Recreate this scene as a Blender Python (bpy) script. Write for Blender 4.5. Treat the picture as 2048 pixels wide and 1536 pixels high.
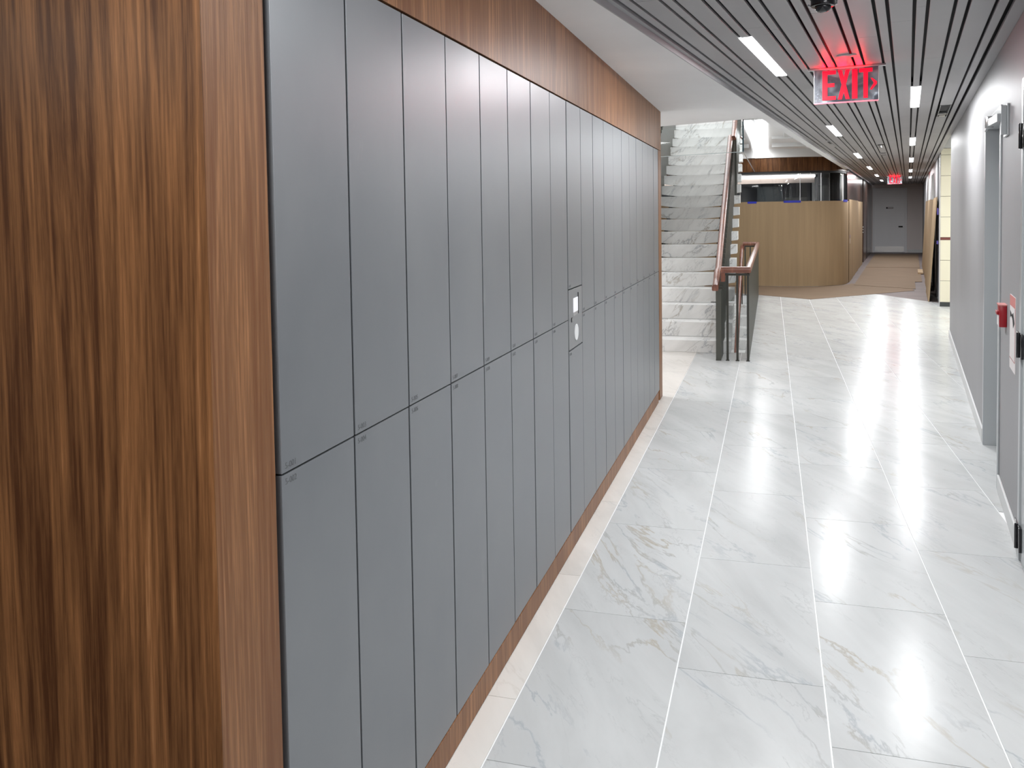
import bpy, bmesh, math, random
from mathutils import Matrix, Vector
random.seed(7)
for o in list(bpy.data.objects): bpy.data.objects.remove(o)
SC = bpy.context.scene
COL = SC.collection
PI = math.pi
PHI = 0.143                                   # the corridor runs 8.2 degrees off the locker wall
CP, SP = math.cos(PHI), math.sin(PHI)
def uv2w(u, v, z=0.0): return (u*CP + v*SP, -u*SP + v*CP, z)
def w2uv(x, y): return (x*CP - y*SP, x*SP + y*CP)

# ------------------------------------------------------------------ camera
YAW, PITCH, ROLL, FPX, CX, CY, CAMH = 0.2788, 0.0433, -0.0140, 1690.0, 1058.5, 500.8, 1.7
F = Vector((-math.sin(YAW)*math.cos(PITCH), math.cos(YAW)*math.cos(PITCH), -math.sin(PITCH)))
Rv = F.cross(Vector((0, 0, 1))).normalized(); Uv = Rv.cross(F)
R2 = Rv*math.cos(ROLL) + Uv*math.sin(ROLL); U2 = -Rv*math.sin(ROLL) + Uv*math.cos(ROLL)
cd = bpy.data.cameras.new('camera'); cam = bpy.data.objects.new('camera', cd); COL.objects.link(cam)
m = Matrix(((R2.x, U2.x, -F.x, 0), (R2.y, U2.y, -F.y, 0), (R2.z, U2.z, -F.z, CAMH), (0, 0, 0, 1)))
cam.matrix_world = m
cd.sensor_fit = 'HORIZONTAL'; cd.sensor_width = 36.0; cd.lens = FPX/2048*36.0
cd.shift_x = -(CX-1024)/2048; cd.shift_y = (CY-768)/2048
cd.clip_start = 0.05; cd.clip_end = 200
SC.camera = cam

# ------------------------------------------------------------------ world, exposure
wd = bpy.data.worlds.new('world'); SC.world = wd; wd.use_nodes = True
wd.node_tree.nodes['Background'].inputs[0].default_value = (0.85, 0.92, 1.0, 1)
wd.node_tree.nodes['Background'].inputs[1].default_value = 0.3
vs = SC.view_settings
vs.view_transform = 'Standard'; vs.look = 'None'; vs.gamma = 1.0; vs.use_curve_mapping = False
vs.exposure = 0.0

# ------------------------------------------------------------------ light levels
SLOT_W = 43.0        # each linear slot light
ROOM_W = 90.0        # large ceiling luminaires of the adjoining rooms
ZC = 2.65            # slat ceiling
ZS = 2.612           # white soffit
LV = [-5.2, 0.1, 5.5, 10.95, 16.2, 21.2, 26.1, 30.9]     # slot lights, left row
RVV = [-2.5, 2.8, 8.05, 13.3, 18.3, 23.5, 28.5]          # right row
LU, RU = -0.821, 0.051
SLOTL, SLOTH = 1.46, 0.034

def area(name, loc, sx, sy, power, col=(1, 1, 1), rot=(0, 0, 0), parent=None):
    l = bpy.data.lights.new(name, 'AREA'); l.shape = 'RECTANGLE'; l.size = sx; l.size_y = sy
    l.energy = power; l.color = col
    o = bpy.data.objects.new(name, l); COL.objects.link(o)
    o.location = loc; o.rotation_euler = rot
    if parent: o.parent = parent
    return o
COOL = (0.975, 0.985, 1.0)
# area lights outside the frame, for the rooms and stairs off the corridor
area('lobby_light', uv2w(2.1, 14.3, 2.86), 2.2, 2.6, 72, (1.0, 0.97, 0.88), (0, 0, -PHI))
area('stair_upper_light', (-1.15, 14.5, 4.9), 1.2, 4.0, 75, COOL)
area('stair_well_light', (-1.0, 12.0, -3.0), 1.0, 3.0, 25, COOL, (PI, 0, 0))
area('entry_room_light', (-3.0, -0.9, 2.6), 2.0, 1.2, 60, (1.0, 0.95, 0.88))
area('hall_light', (-3.2, 14.0, 3.05), 1.6, 5.0, 60, COOL)
area('riser_fill_light', (-3.4, 8.7, 2.58), 2.2, 1.0, 90, COOL)  # unseen fill added to brighten the fronts of the stair risers

# ------------------------------------------------------------------ materials
def mat(name, col=(0.5, 0.5, 0.5), rough=0.5, metal=0.0, spec=0.5, emis=None, estr=0.0):
    m = bpy.data.materials.new(name); m.use_nodes = True
    b = m.node_tree.nodes['Principled BSDF']
    b.inputs['Base Color'].default_value = (*col, 1); b.inputs['Roughness'].default_value = rough
    b.inputs['Metallic'].default_value = metal; b.inputs['Specular IOR Level'].default_value = spec
    if emis: b.inputs['Emission Color'].default_value = (*emis, 1); b.inputs['Emission Strength'].default_value = estr
    return m
class NT:
    def __init__(s, m): s.t = m.node_tree; s.b = s.t.nodes['Principled BSDF']
    def n(s, typ, **kw):
        x = s.t.nodes.new(typ)
        for k, v in kw.items(): setattr(x, k, v)
        return x
    def l(s, a, b): s.t.links.new(a, b)
    def coords(s, scale=(1, 1, 1), rot=(0, 0, 0), mode='world', rnd=0.0):
        if mode == 'world': src = s.n('ShaderNodeNewGeometry').outputs['Position']
        else: src = s.n('ShaderNodeTexCoord').outputs['Object']
        if rnd:
            oi = s.n('ShaderNodeObjectInfo'); mu = s.n('ShaderNodeVectorMath', operation='SCALE'); mu.inputs[0].default_value = (1.0, 3.7, 7.3)
            s.l(oi.outputs['Random'], mu.inputs['Scale'])
            m2 = s.n('ShaderNodeVectorMath', operation='SCALE'); m2.inputs['Scale'].default_value = rnd; s.l(mu.outputs[0], m2.inputs[0])
            ad = s.n('ShaderNodeVectorMath', operation='ADD'); s.l(src, ad.inputs[0]); s.l(m2.outputs[0], ad.inputs[1]); src = ad.outputs[0]
        mp = s.n('ShaderNodeMapping'); mp.inputs['Scale'].default_value = scale
        mr = s.n('ShaderNodeMapping'); mr.inputs['Rotation'].default_value = rot
        s.l(src, mr.inputs['Vector']); s.l(mr.outputs[0], mp.inputs['Vector'])
        return mp.outputs[0]
    def noise(s, vec, scale=1, detail=4, rough=0.5, dist=0.0):
        x = s.n('ShaderNodeTexNoise'); x.inputs['Scale'].default_value = scale; x.inputs['Detail'].default_value = detail
        x.inputs['Roughness'].default_value = rough; x.inputs['Distortion'].default_value = dist; s.l(vec, x.inputs['Vector'])
        return x.outputs['Fac']
    def ramp(s, fac, stops):
        r = s.n('ShaderNodeValToRGB'); e = r.color_ramp.elements
        while len(e) < len(stops): e.new(0.5)
        for el, (p, c) in zip(e, stops):
            el.position = p; el.color = (*c, 1) if len(c) == 3 else c
        s.l(fac, r.inputs[0]); return r.outputs['Color']
    def math(s, op, a, b=None, clamp=False):
        x = s.n('ShaderNodeMath', operation=op); x.use_clamp = clamp
        for i, q in enumerate((a, b)):
            if q is None: continue
            if isinstance(q, (int, float)): x.inputs[i].default_value = q
            else: s.l(q, x.inputs[i])
        return x.outputs[0]
    def mix(s, fac, a, b, mode='MIX'):
        x = s.n('ShaderNodeMix', data_type='RGBA', blend_type=mode)
        for sock, q in ((x.inputs[0], fac), (x.inputs[6], a), (x.inputs[7], b)):
            if isinstance(q, (int, float)): sock.default_value = q
            elif isinstance(q, tuple): sock.default_value = (*q, 1)
            else: s.l(q, sock)
        return x.outputs[2]
    def bump(s, h, strength=0.1, dist=0.01):
        b = s.n('ShaderNodeBump'); b.inputs['Strength'].default_value = strength; b.inputs['Distance'].default_value = dist
        s.l(h, b.inputs['Height']); s.l(b.outputs[0], s.b.inputs['Normal'])

def walnut(name, dark=(0.045, 0.017, 0.006), mid=(0.17, 0.075, 0.032), light=(0.36, 0.19, 0.095), rough=0.34, rnd=2.0, bump=0.08, coat=0.25, spec=0.5):
    m = mat(name, mid, rough, spec=spec); t = NT(m)
    a = t.coords((1, 1, 0.030), rnd=rnd)
    warp = t.noise(t.coords((2.0, 2.0, 0.42), rnd=rnd), 1.0, 1, 0.4)
    wv = t.n('ShaderNodeVectorMath', operation='ADD')
    wm = t.n('ShaderNodeVectorMath', operation='SCALE'); wm.inputs[0].default_value = (0.13, 0.13, 0.0); t.l(warp, wm.inputs['Scale'])
    t.l(a, wv.inputs[0]); t.l(wm.outputs[0], wv.inputs[1])
    v = wv.outputs[0]
    n1 = t.noise(v, 9.0, 3, 0.6)            # broad figure
    n2 = t.noise(v, 115.0, 4, 0.72)          # stripes
    n3 = t.noise(t.coords((1, 1, 0.02), rnd=rnd), 210.0, 2, 0.5)   # pores
    f = t.math('ADD', t.math('MULTIPLY', n1, 0.45), t.math('MULTIPLY', n2, 0.55))
    # cathedral bands: repeated bands of the warped broad field
    band = t.math('PINGPONG', t.math('MULTIPLY', n1, 9.0), 0.5)
    f2 = t.math('ADD', t.math('MULTIPLY', f, 0.8), t.math('MULTIPLY', band, 0.20))
    c = t.ramp(f2, [(0.36, dark), (0.46, tuple(x*0.62 for x in mid)), (0.55, mid), (0.70, light)])
    c2 = t.mix(t.math('MULTIPLY', n3, 0.5), c, tuple(x*0.7 for x in mid), 'MULTIPLY')
    c3 = t.mix(0.35, c, c2)
    t.l(c3, t.b.inputs['Base Color'])
    t.b.inputs['Coat Weight'].default_value = coat; t.b.inputs['Coat Roughness'].default_value = 0.3
    t.bump(n3, bump, 0.004)
    return m
M = {}
M['walnut'] = walnut('walnut veneer', (0.048, 0.018, 0.007), (0.175, 0.077, 0.030), (0.36, 0.185, 0.085), spec=0.15, coat=0.0)
M['walnut_sheen'] = walnut('walnut veneer sheen', (0.20, 0.082, 0.034), (0.40, 0.19, 0.085), (0.60, 0.34, 0.18), 0.40, bump=0.12, coat=0.0, spec=0.2)  # same walnut, gloss of the corridor side put into paler colours
M['walnut_rail'] = walnut('walnut rail', (0.14, 0.045, 0.028), (0.30, 0.115, 0.07), (0.45, 0.21, 0.14), 0.3, rnd=5)
M['dark_walnut'] = walnut('dark walnut', (0.03, 0.012, 0.008), (0.10, 0.045, 0.03), (0.18, 0.09, 0.06), 0.22)

def marble(name, base=(0.575, 0.585, 0.582), cream=0.0, rough=0.20, vein=1.0, rot=-0.52, vert=False, rnd=9.0):
    m = mat(name, base, rough, spec=0.09); t = NT(m)
    rr = (0, 0, rot) if not vert else (0, 0.9, 0)
    sc = (3.0, 0.75, 1.0) if not vert else (1.0, 1.0, 3.2)
    v = t.coords(sc, rr, rnd=rnd)
    cl = t.noise(v, 1.1, 5, 0.6, 0.6)
    c = t.ramp(cl, [(0.30, tuple(x*0.86 for x in base)), (0.5, tuple(x*0.96 for x in base)), (0.7, tuple(min(1, x*1.05) for x in base))])
    vn = t.noise(v, 1.25, 7, 0.60, 0.45)
    d = t.math('ABSOLUTE', t.math('SUBTRACT', vn, 0.5))
    line = t.math('SUBTRACT', 1.0, t.math('DIVIDE', d, 0.018), clamp=True)
    msk = t.ramp(t.noise(v, 0.9, 3, 0.5), [(0.44, (0, 0, 0)), (0.58, (1, 1, 1))])
    line = t.math('MULTIPLY', line, msk)
    tint = t.mix(t.ramp(t.noise(v, 1.7, 2), [(0.45, (0, 0, 0)), (0.6, (1, 1, 1))]), (0.36, 0.38, 0.40), (0.40, 0.34, 0.25))
    c = t.mix(t.math('MULTIPLY', line, 0.95*vein), c, tint)
    soft = t.math('SUBTRACT', 1.0, t.math('DIVIDE', d, 0.075), clamp=True)
    soft = t.math('MULTIPLY', t.math('POWER', soft, 2.0), msk)
    c = t.mix(t.math('MULTIPLY', soft, 0.26*vein), c, (0.55, 0.58, 0.60))
    v2 = t.noise(v, 2.6, 6, 0.62, 0.5)
    d2 = t.math('ABSOLUTE', t.math('SUBTRACT', v2, 0.46))
    l2 = t.math('MULTIPLY', t.math('SUBTRACT', 1.0, t.math('DIVIDE', d2, 0.012), clamp=True), t.ramp(t.noise(v, 2.0, 2), [(0.44, (0, 0, 0)), (0.58, (1, 1, 1))]))
    c = t.mix(t.math('MULTIPLY', l2, 0.75*vein), c, (0.46, 0.47, 0.47))
    if cream: c = t.mix(cream, c, (0.86, 0.80, 0.72), 'MULTIPLY')
    t.l(c, t.b.inputs['Base Color'])
    rg = t.n('ShaderNodeMapRange'); rg.inputs['To Min'].default_value = rough*0.85; rg.inputs['To Max'].default_value = rough*1.25
    t.l(t.noise(t.coords((6, 6, 6)), 3.0, 4), rg.inputs['Value']); t.l(rg.outputs[0], t.b.inputs['Roughness'])
    t.bump(t.noise(t.coords((5, 5, 5)), 4.0, 3), 0.12, 0.003)
    return m
M['marble'] = marble('marble tile')
M['marble_cream'] = marble('cream marble border', (0.74, 0.71, 0.67), vein=0.25)
M['marble_step'] = marble('marble step', (0.85, 0.855, 0.84), vert=True, vein=0.9, rough=0.3)
M['grout'] = mat('grout', (0.86, 0.87, 0.87), 0.7)

def locker_mat():
    m = mat('grey locker laminate', (0.23, 0.24, 0.25), 0.35, 0.26, 0.7); t = NT(m)
    n = t.noise(t.coords((1.2, 1.2, 0.9), rnd=3), 2.4, 4, 0.55)
    c = t.ramp(n, [(0.3, (0.188, 0.201, 0.217)), (0.7, (0.220, 0.232, 0.244))])
    smear = t.ramp(t.noise(t.coords((3, 3, 1.5), rnd=4), 1.5, 5, 0.7), [(0.66, (0, 0, 0)), (0.74, (1, 1, 1))])
    c = t.mix(t.math('MULTIPLY', smear, 0.14), c, (0.42, 0.42, 0.42))
    t.l(c, t.b.inputs['Base Color'])
    r = t.n('ShaderNodeMapRange'); r.inputs['To Min'].default_value = 0.33; r.inputs['To Max'].default_value = 0.42
    t.l(n, r.inputs['Value']); t.l(r.outputs[0], t.b.inputs['Roughness'])
    t.bump(t.noise(t.coords((1, 1, 1)), 420, 2), 0.05, 0.001)
    return m
M['locker'] = locker_mat()
M['kiosk'] = mat('kiosk laminate', (0.215, 0.222, 0.228), 0.40)
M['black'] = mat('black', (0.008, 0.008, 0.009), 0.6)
M['black_gloss'] = mat('black gloss', (0.012, 0.012, 0.014), 0.15)
M['number'] = mat('number print', (0.11, 0.115, 0.12), 0.5)
M['white_plastic'] = mat('white plastic', (0.80, 0.81, 0.82), 0.35)
M['screen'] = mat('display screen', (0.7, 0.7, 0.72), 0.2, emis=(0.9, 0.92, 1.0), estr=0.35)

def paint(name, col, rough=0.5, amt=0.04, bump=0.04):
    m = mat(name, col, rough); t = NT(m)
    n = t.noise(t.coords((1, 1, 0.35)), 1.2, 4)
    c = t.ramp(n, [(0.3, tuple(x*(1-amt) for x in col)), (0.7, tuple(min(1, x*(1+amt)) for x in col))])
    t.l(c, t.b.inputs['Base Color']); t.bump(t.noise(t.coords((1, 1, 1)), 160, 2), bump, 0.001)
    return m
M['soffit'] = paint('white soffit paint', (0.88, 0.875, 0.87), 0.7)
M['grey_wall'] = paint('grey satin wall', (0.32, 0.317, 0.325), 0.46)
M['grey_wall'].node_tree.nodes['Principled BSDF'].inputs['Specular IOR Level'].default_value = 0.22
M['frame_grey'] = paint('grey door frame enamel', (0.42, 0.44, 0.45), 0.28)
M['baseboard'] = mat('pale baseboard', (0.66, 0.665, 0.66), 0.4)
M['taupe_wall'] = paint('taupe end wall', (0.75, 0.68, 0.66), 0.6)
M['far_door'] = paint('pale grey far door', (0.82, 0.82, 0.84), 0.45)
M['slat'] = paint('bronze grey ceiling slat', (0.37, 0.365, 0.372), 0.42, 0.06)
M['white_paint'] = paint('white paint', (0.72, 0.72, 0.71), 0.6)
M['cream_tile'] = paint('cream wall tile', (0.82, 0.78, 0.62), 0.35, 0.03)
M['red_tile'] = mat('dark red stripe tile', (0.20, 0.06, 0.05), 0.4)
M['dark_joint'] = mat('dark joint', (0.10, 0.07, 0.06), 0.7)
M['steel'] = mat('brushed steel', (0.62, 0.62, 0.62), 0.28, 1.0)
M['alu'] = mat('aluminium', (0.55, 0.55, 0.56), 0.35, 0.9)
M['mirror'] = mat('mirrored acrylic', (0.6, 0.64, 0.70), 0.12, 0.75)
_t = NT(M['mirror']); _n = _t.noise(_t.coords((4.5, 4.5, 6)), 1.3, 2, 0.45, 1.2)
_t.l(_t.ramp(_n, [(0.38, (0.20, 0.22, 0.26)), (0.48, (0.42, 0.45, 0.50)), (0.62, (0.62, 0.66, 0.72))]), _t.b.inputs['Base Color']); _t.bump(_n, 0.4, 0.01)  # swirling tones paint a wavy reflection into the plate colour
M['dark_metal'] = mat('dark bronze metal', (0.045, 0.045, 0.038), 0.38, 0.35)
M['picket'] = mat('olive grey picket metal', (0.085, 0.088, 0.075), 0.34, 0.3)
M['red'] = mat('lit red letter', (0.25, 0.0, 0.01), 0.4, emis=(1.0, 0.0, 0.03), estr=1.0)
M['red_rim'] = mat('lit pink rim', (0.9, 0.2, 0.25), 0.3, emis=(1.0, 0.16, 0.22), estr=1.0)
M['red_plastic'] = mat('red plastic', (0.30, 0.004, 0.012), 0.3)
M['pink_paper'] = mat('red printed paper', (0.62, 0.22, 0.20), 0.5)
M['paper'] = mat('white paper', (0.74, 0.70, 0.69), 0.6)
M['diffuser'] = mat('lit diffuser', (1, 1, 1), 0.5, emis=(0.96, 0.98, 1.0), estr=6.0)
M['tape'] = mat('blue tape', (0.012, 0.02, 0.33), 0.5)
M['tape_violet'] = mat('violet tape', (0.12, 0.09, 0.36), 0.5)

def card(name, col, streak):
    m = mat(name, col, 0.75, spec=0.25); t = NT(m)
    n = t.noise(t.coords(streak), 3.0, 4, 0.6)
    c = t.ramp(n, [(0.3, tuple(x*0.86 for x in col)), (0.7, tuple(x*1.1 for x in col))])
    t.l(c, t.b.inputs['Base Color']); t.bump(n, 0.25, 0.01)
    return m
M['card'] = card('brown cardboard', (0.305, 0.215, 0.125), (2.2, 2.2, 0.12))
M['card_floor'] = card('floor cardboard', (0.20, 0.140, 0.093), (0.5, 3.5, 1))
M['card_floor'].node_tree.nodes['Principled BSDF'].inputs['Roughness'].default_value = 0.8
M['card_edge'] = mat('cardboard edge', (0.42, 0.30, 0.18), 0.8)
def vinyl():
    m = mat('grey brown plank floor', (0.17, 0.14, 0.135), 0.62, spec=0.2); t = NT(m)
    v = t.coords((1, 1, 1), (0, 0, PHI))
    b = t.n('ShaderNodeTexBrick'); b.offset = 0.4; b.inputs['Scale'].default_value = 1.0
    b.inputs['Brick Width'].default_value = 1.2; b.inputs['Row Height'].default_value = 0.16; b.inputs['Mortar Size'].default_value = 0.002
    b.inputs['Color1'].default_value = (0.16, 0.125, 0.12, 1); b.inputs['Color2'].default_value = (0.12, 0.095, 0.092, 1); b.inputs['Mortar'].default_value = (0.08, 0.06, 0.06, 1)
    t.l(v, b.inputs['Vector'])
    n = t.noise(t.coords((0.6, 9, 1), (0, 0, PHI)), 4, 4, 0.6)
    t.l(t.mix(0.45, b.outputs['Color'], t.ramp(n, [(0.3, (0.11, 0.09, 0.09)), (0.7, (0.25, 0.21, 0.20))])), t.b.inputs['Base Color'])
    return m
M['vinyl'] = vinyl()
def glass(name, tint=(0.975, 0.988, 0.988), ior=1.45):
    m = bpy.data.materials.new(name); m.use_nodes = True; nt = m.node_tree
    nt.nodes.remove(nt.nodes['Principled BSDF']); out = nt.nodes['Material Output']
    tr = nt.nodes.new('ShaderNodeBsdfTransparent'); tr.inputs[0].default_value = (*tint, 1)
    gl = nt.nodes.new('ShaderNodeBsdfGlossy'); gl.inputs['Roughness'].default_value = 0.02
    fr = nt.nodes.new('ShaderNodeFresnel'); fr.inputs[0].default_value = ior
    mx = nt.nodes.new('ShaderNodeMixShader'); nt.links.new(fr.outputs[0], mx.inputs[0])
    nt.links.new(tr.outputs[0], mx.inputs[1]); nt.links.new(gl.outputs[0], mx.inputs[2]); nt.links.new(mx.outputs[0], out.inputs[0])
    return m
M['glass'] = glass('clear glass')
M['glass_edge'] = mat('polished glass edge', (0.62, 0.72, 0.74), 0.1, emis=None)
M['glass_dark'] = mat('dark tinted glass edge', (0.01, 0.05, 0.07), 0.1)

# ------------------------------------------------------------------ mesh helpers
ORG = {}
class MB:
    """collects polygons, builds ONE mesh object"""
    def __init__(s): s.v = []; s.f = []; s.sm = False
    def add(s, vs, fs):
        o = len(s.v); s.v += [tuple(x) for x in vs]; s.f += [tuple(i+o for i in f) for f in fs]; return s
    def box(s, x0, x1, y0, y1, z0, z1):
        return s.add([(x0,y0,z0),(x1,y0,z0),(x1,y1,z0),(x0,y1,z0),(x0,y0,z1),(x1,y0,z1),(x1,y1,z1),(x0,y1,z1)],
                     [(0,3,2,1),(4,5,6,7),(0,1,5,4),(1,2,6,5),(2,3,7,6),(3,0,4,7)])
    def prism(s, poly, a0, a1, axis='z'):
        n = len(poly)
        f = {'z': lambda p, a: (p[0], p[1], a), 'y': lambda p, a: (p[0], a, p[1]), 'x': lambda p, a: (a, p[0], p[1])}[axis]
        vs = [f(p, a0) for p in poly] + [f(p, a1) for p in poly]
        return s.add(vs, [tuple(range(n-1, -1, -1)), tuple(range(n, 2*n))] + [(i, (i+1) % n, (i+1) % n+n, i+n) for i in range(n)])
    def cyl(s, c, r, a0, a1, axis='z', n=20, r2=None):
        r2 = r if r2 is None else r2
        p0 = [(math.cos(2*PI*i/n), math.sin(2*PI*i/n)) for i in range(n)]
        f = {'z': lambda p, a, q: (c[0]+p[0]*q, c[1]+p[1]*q, a), 'y': lambda p, a, q: (c[0]+p[0]*q, a, c[1]+p[1]*q), 'x': lambda p, a, q: (a, c[0]+p[0]*q, c[1]+p[1]*q)}[axis]
        vs = [f(p, a0, r) for p in p0] + [f(p, a1, r2) for p in p0]
        return s.add(vs, [tuple(range(n-1, -1, -1)), tuple(range(n, 2*n))] + [(i, (i+1) % n, (i+1) % n+n, i+n) for i in range(n)])
    def sweep(s, path, prof, up=(0, 0, 1)):
        """sweep a closed 2D profile (side, up) along a polyline"""
        path = [Vector(p) for p in path]; n = len(prof); up = Vector(up); rings = []
        for i, p in enumerate(path):
            a = (path[i]-path[i-1]).normalized() if i else None
            b = (path[i+1]-path[i]).normalized() if i < len(path)-1 else None
            t = (a+b).normalized() if a and b else (a or b)
            side = t.cross(up).normalized(); u = side.cross(t)
            k = 1.0/max(0.35, t.dot(a)) if a and b else 1.0
            # widen mitres in the turning plane
            turn = (b-a) if a and b else Vector((0, 0, 0))
            ks = k if abs(turn.dot(side)) > abs(turn.dot(u)) else 1.0; ku = k if ks == 1.0 else 1.0
            rings.append([p + side*q[0]*ks + u*q[1]*ku for q in prof])
        vs = [tuple(x) for r in rings for x in r]; fs = []
        for i in range(len(rings)-1):
            for j in range(n): fs.append((i*n+j, i*n+(j+1) % n, (i+1)*n+(j+1) % n, (i+1)*n+j))
        fs.append(tuple(range(n-1, -1, -1))); fs.append(tuple((len(rings)-1)*n+j for j in range(n)))
        return s.add(vs, fs)
    def sphere(s, c, r, n=14, sz=1.0):
        vs = []; fs = []
        for i in range(n//2+1):
            th = PI*i/(n//2)
            for j in range(n): vs.append((c[0]+r*math.sin(th)*math.cos(2*PI*j/n), c[1]+r*math.sin(th)*math.sin(2*PI*j/n), c[2]+r*sz*math.cos(th)))
        for i in range(n//2):
            for j in range(n): fs.append((i*n+j, (i+1)*n+j, (i+1)*n+(j+1) % n, i*n+(j+1) % n))
        return s.add(vs, fs)
    def mesh(s, name, mt, org=(0, 0, 0), bevel=0.0, smooth=False):
        me = bpy.data.meshes.new(name)
        me.from_pydata([(x-org[0], y-org[1], z-org[2]) for x, y, z in s.v], [], s.f)
        bm = bmesh.new(); bm.from_mesh(me); bmesh.ops.recalc_face_normals(bm, faces=bm.faces)
        if bevel: bmesh.ops.bevel(bm, geom=list(bm.edges), offset=bevel, segments=2, profile=0.5, affect='EDGES', clamp_overlap=True)
        bm.to_mesh(me); bm.free()
        me.materials.append(mt)
        if smooth:
            me.shade_smooth()
            try: me.set_sharp_from_angle(angle=math.radians(35))
            except Exception: pass
        return me
def thing(name, label, cat, loc=(0, 0, 0), uv=False, group=None, kind=None):
    """an Empty at the base; loc is in world XYZ, or in corridor (u, v, z) when uv"""
    o = bpy.data.objects.new(name, None); COL.objects.link(o); o.empty_display_size = 0.1
    o.location = uv2w(*loc) if uv else loc
    if uv: o.rotation_euler.z = -PHI
    if label: o['label'] = label
    if cat: o['category'] = cat
    if group: o['group'] = group
    if kind: o['kind'] = kind
    ORG[o.name] = tuple(loc)
    return o
def part(name, mb, mt, parent, bevel=0.0, smooth=False, label=None):
    """mb is in the same frame (world or corridor) as the thing it belongs to"""
    org = ORG[parent.name]
    me = mb.mesh(name, mt, org, bevel, smooth)
    o = bpy.data.objects.new(name, me); COL.objects.link(o); o.parent = parent
    ORG[o.name] = org
    if label: o['label'] = label
    return o
def struct(name, mb, mt, uv=False, bevel=0.0, smooth=False, parent=None):
    if parent: return part(name, mb, mt, parent, bevel, smooth)
    me = mb.mesh(name, mt, (0, 0, 0), bevel, smooth)
    o = bpy.data.objects.new(name, me); COL.objects.link(o); o['kind'] = 'structure'
    if uv: o.rotation_euler.z = -PHI
    ORG[o.name] = (0, 0, 0)
    return o
def single(name, mb, mt, label, cat, loc=(0, 0, 0), uv=False, bevel=0.0, smooth=False, group=None):
    me = mb.mesh(name, mt, loc, bevel, smooth)
    o = bpy.data.objects.new(name, me); COL.objects.link(o)
    o.location = uv2w(*loc) if uv else loc
    if uv: o.rotation_euler.z = -PHI
    o['label'] = label; o['category'] = cat
    if group: o['group'] = group
    ORG[o.name] = tuple(loc)
    return o

# ------------------------------------------------------------------ floor
XL = -0.966                       # locker plane
TX, TW, TL = -0.8599, 0.5203, 1.0406
UWALL = 0.505
def clip(poly, a, b, c):          # keep a*x + b*y <= c
    out = []
    for i in range(len(poly)):
        p, q = poly[i], poly[(i+1) % len(poly)]
        dp = a*p[0]+b*p[1]-c; dq = a*q[0]+b*q[1]-c
        if dp <= 0: out.append(p)
        if (dp < 0 < dq) or (dq < 0 < dp):
            t = dp/(dp-dq); out.append((p[0]+(q[0]-p[0])*t, p[1]+(q[1]-p[1])*t))
    return out
def area2(p): return abs(sum(p[i][0]*p[(i+1) % len(p)][1]-p[(i+1) % len(p)][0]*p[i][1] for i in range(len(p))))/2 if len(p) > 2 else 0
LA, LB = (2.06, 18.0), (2.91, 16.53)            # edge of the marble, plank floor beyond
ln = (-(LB[1]-LA[1]), LB[0]-LA[0]); lc = ln[0]*LA[0]+ln[1]*LA[1]
U = (CP, -SP); V = (SP, CP)
REG = [[(*U, UWALL), (*V, 12.36)], [(-V[0], -V[1], -12.362), (*V, 16.19), (*ln, lc), (*U, 3.5)], [(-V[0], -V[1], -16.192), (*U, UWALL), (*ln, lc)],
       [(-U[0], -U[1], -UWALL), (*U, 0.72), (*V, 6.80), (-V[0], -V[1], -5.76)]]
WELL = (-1.78, -0.30, 10.36, 17.62)
def minus_rect(r, w):
    x0, x1, y0, y1 = r; a0, a1, b0, b1 = w
    if x1 <= a0 or x0 >= a1 or y1 <= b0 or y0 >= b1: return [r]
    out = []
    if y0 < b0: out.append((x0, x1, y0, b0)); y0 = b0
    if y1 > b1: out.append((x0, x1, b1, y1)); y1 = b1
    if x0 < a0: out.append((x0, a0, y0, y1))
    if x1 > a1: out.append((a1, x1, y0, y1))
    return out
# slab under everything: strips around the stair well
fl = MB()
for r in minus_rect((-6, 9, -5, 22), (WELL[0], WELL[1], WELL[2], WELL[3])):
    fl.box(*r, -0.22, -0.0035)
fl.box(-6, 12, 22, 40, -0.22, -0.0035)
floor = struct('floor', fl, M['grout'])
G, GY_ = 0.0030, 0.0014
phase = {0: 0.344, 1: 1.030, 2: 0.680}
for k in range(-4, 14):
    ph = phase[k % 3]
    for j in range(-1, 19):
        x0, x1 = TX+k*TW+G, TX+(k+1)*TW-G; y0, y1 = ph+j*TL+GY_, ph+(j+1)*TL-GY_
        rects = minus_rect((x0, x1, y0, y1), (-9, XL+0.002, -9, 7.80)); rr = []
        for r in rects: rr += minus_rect(r, WELL)
        mb = MB(); tot = 0
        for r in rr:
            if r[1]-r[0] < 0.01 or r[3]-r[2] < 0.01: continue
            base = [(r[0], r[2]), (r[1], r[2]), (r[1], r[3]), (r[0], r[3])]
            for reg in REG:
                p = base
                for h in reg:
                    p = clip(p, *h)
                    if len(p) < 3: break
                if len(p) >= 3 and area2(p) > 0.002: mb.prism(p, -0.012, 0.0); tot += area2(p)
        if tot > 0.004 and x1 > -2.6 and y1 > 1.0:
            cx, cy = (x0+x1)/2, (y0+y1)/2
            o = struct('tile', mb, M['marble_cream' if k == -1 else 'marble'], parent=floor)
pl = MB()
vin = [(-6, LA[1]+ (LA[0]+6)*1.0)]
# plank floor beyond the marble (everything past the diagonal and past the card wall)
big = [(-6, 17.7), (9, 10), (9, 40), (-6, 40)]
p = clip([(-6, 17.7), (-0.3, 17.7), (9, 8), (9, 40), (-6, 40)], -ln[0], -ln[1], -lc)
p = clip(clip(p, *U, UWALL), -1, 0, 6)
pl.prism(p, -0.012, -0.001)
struct('floor_planks', pl, M['vinyl']).name = 'floor'

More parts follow.
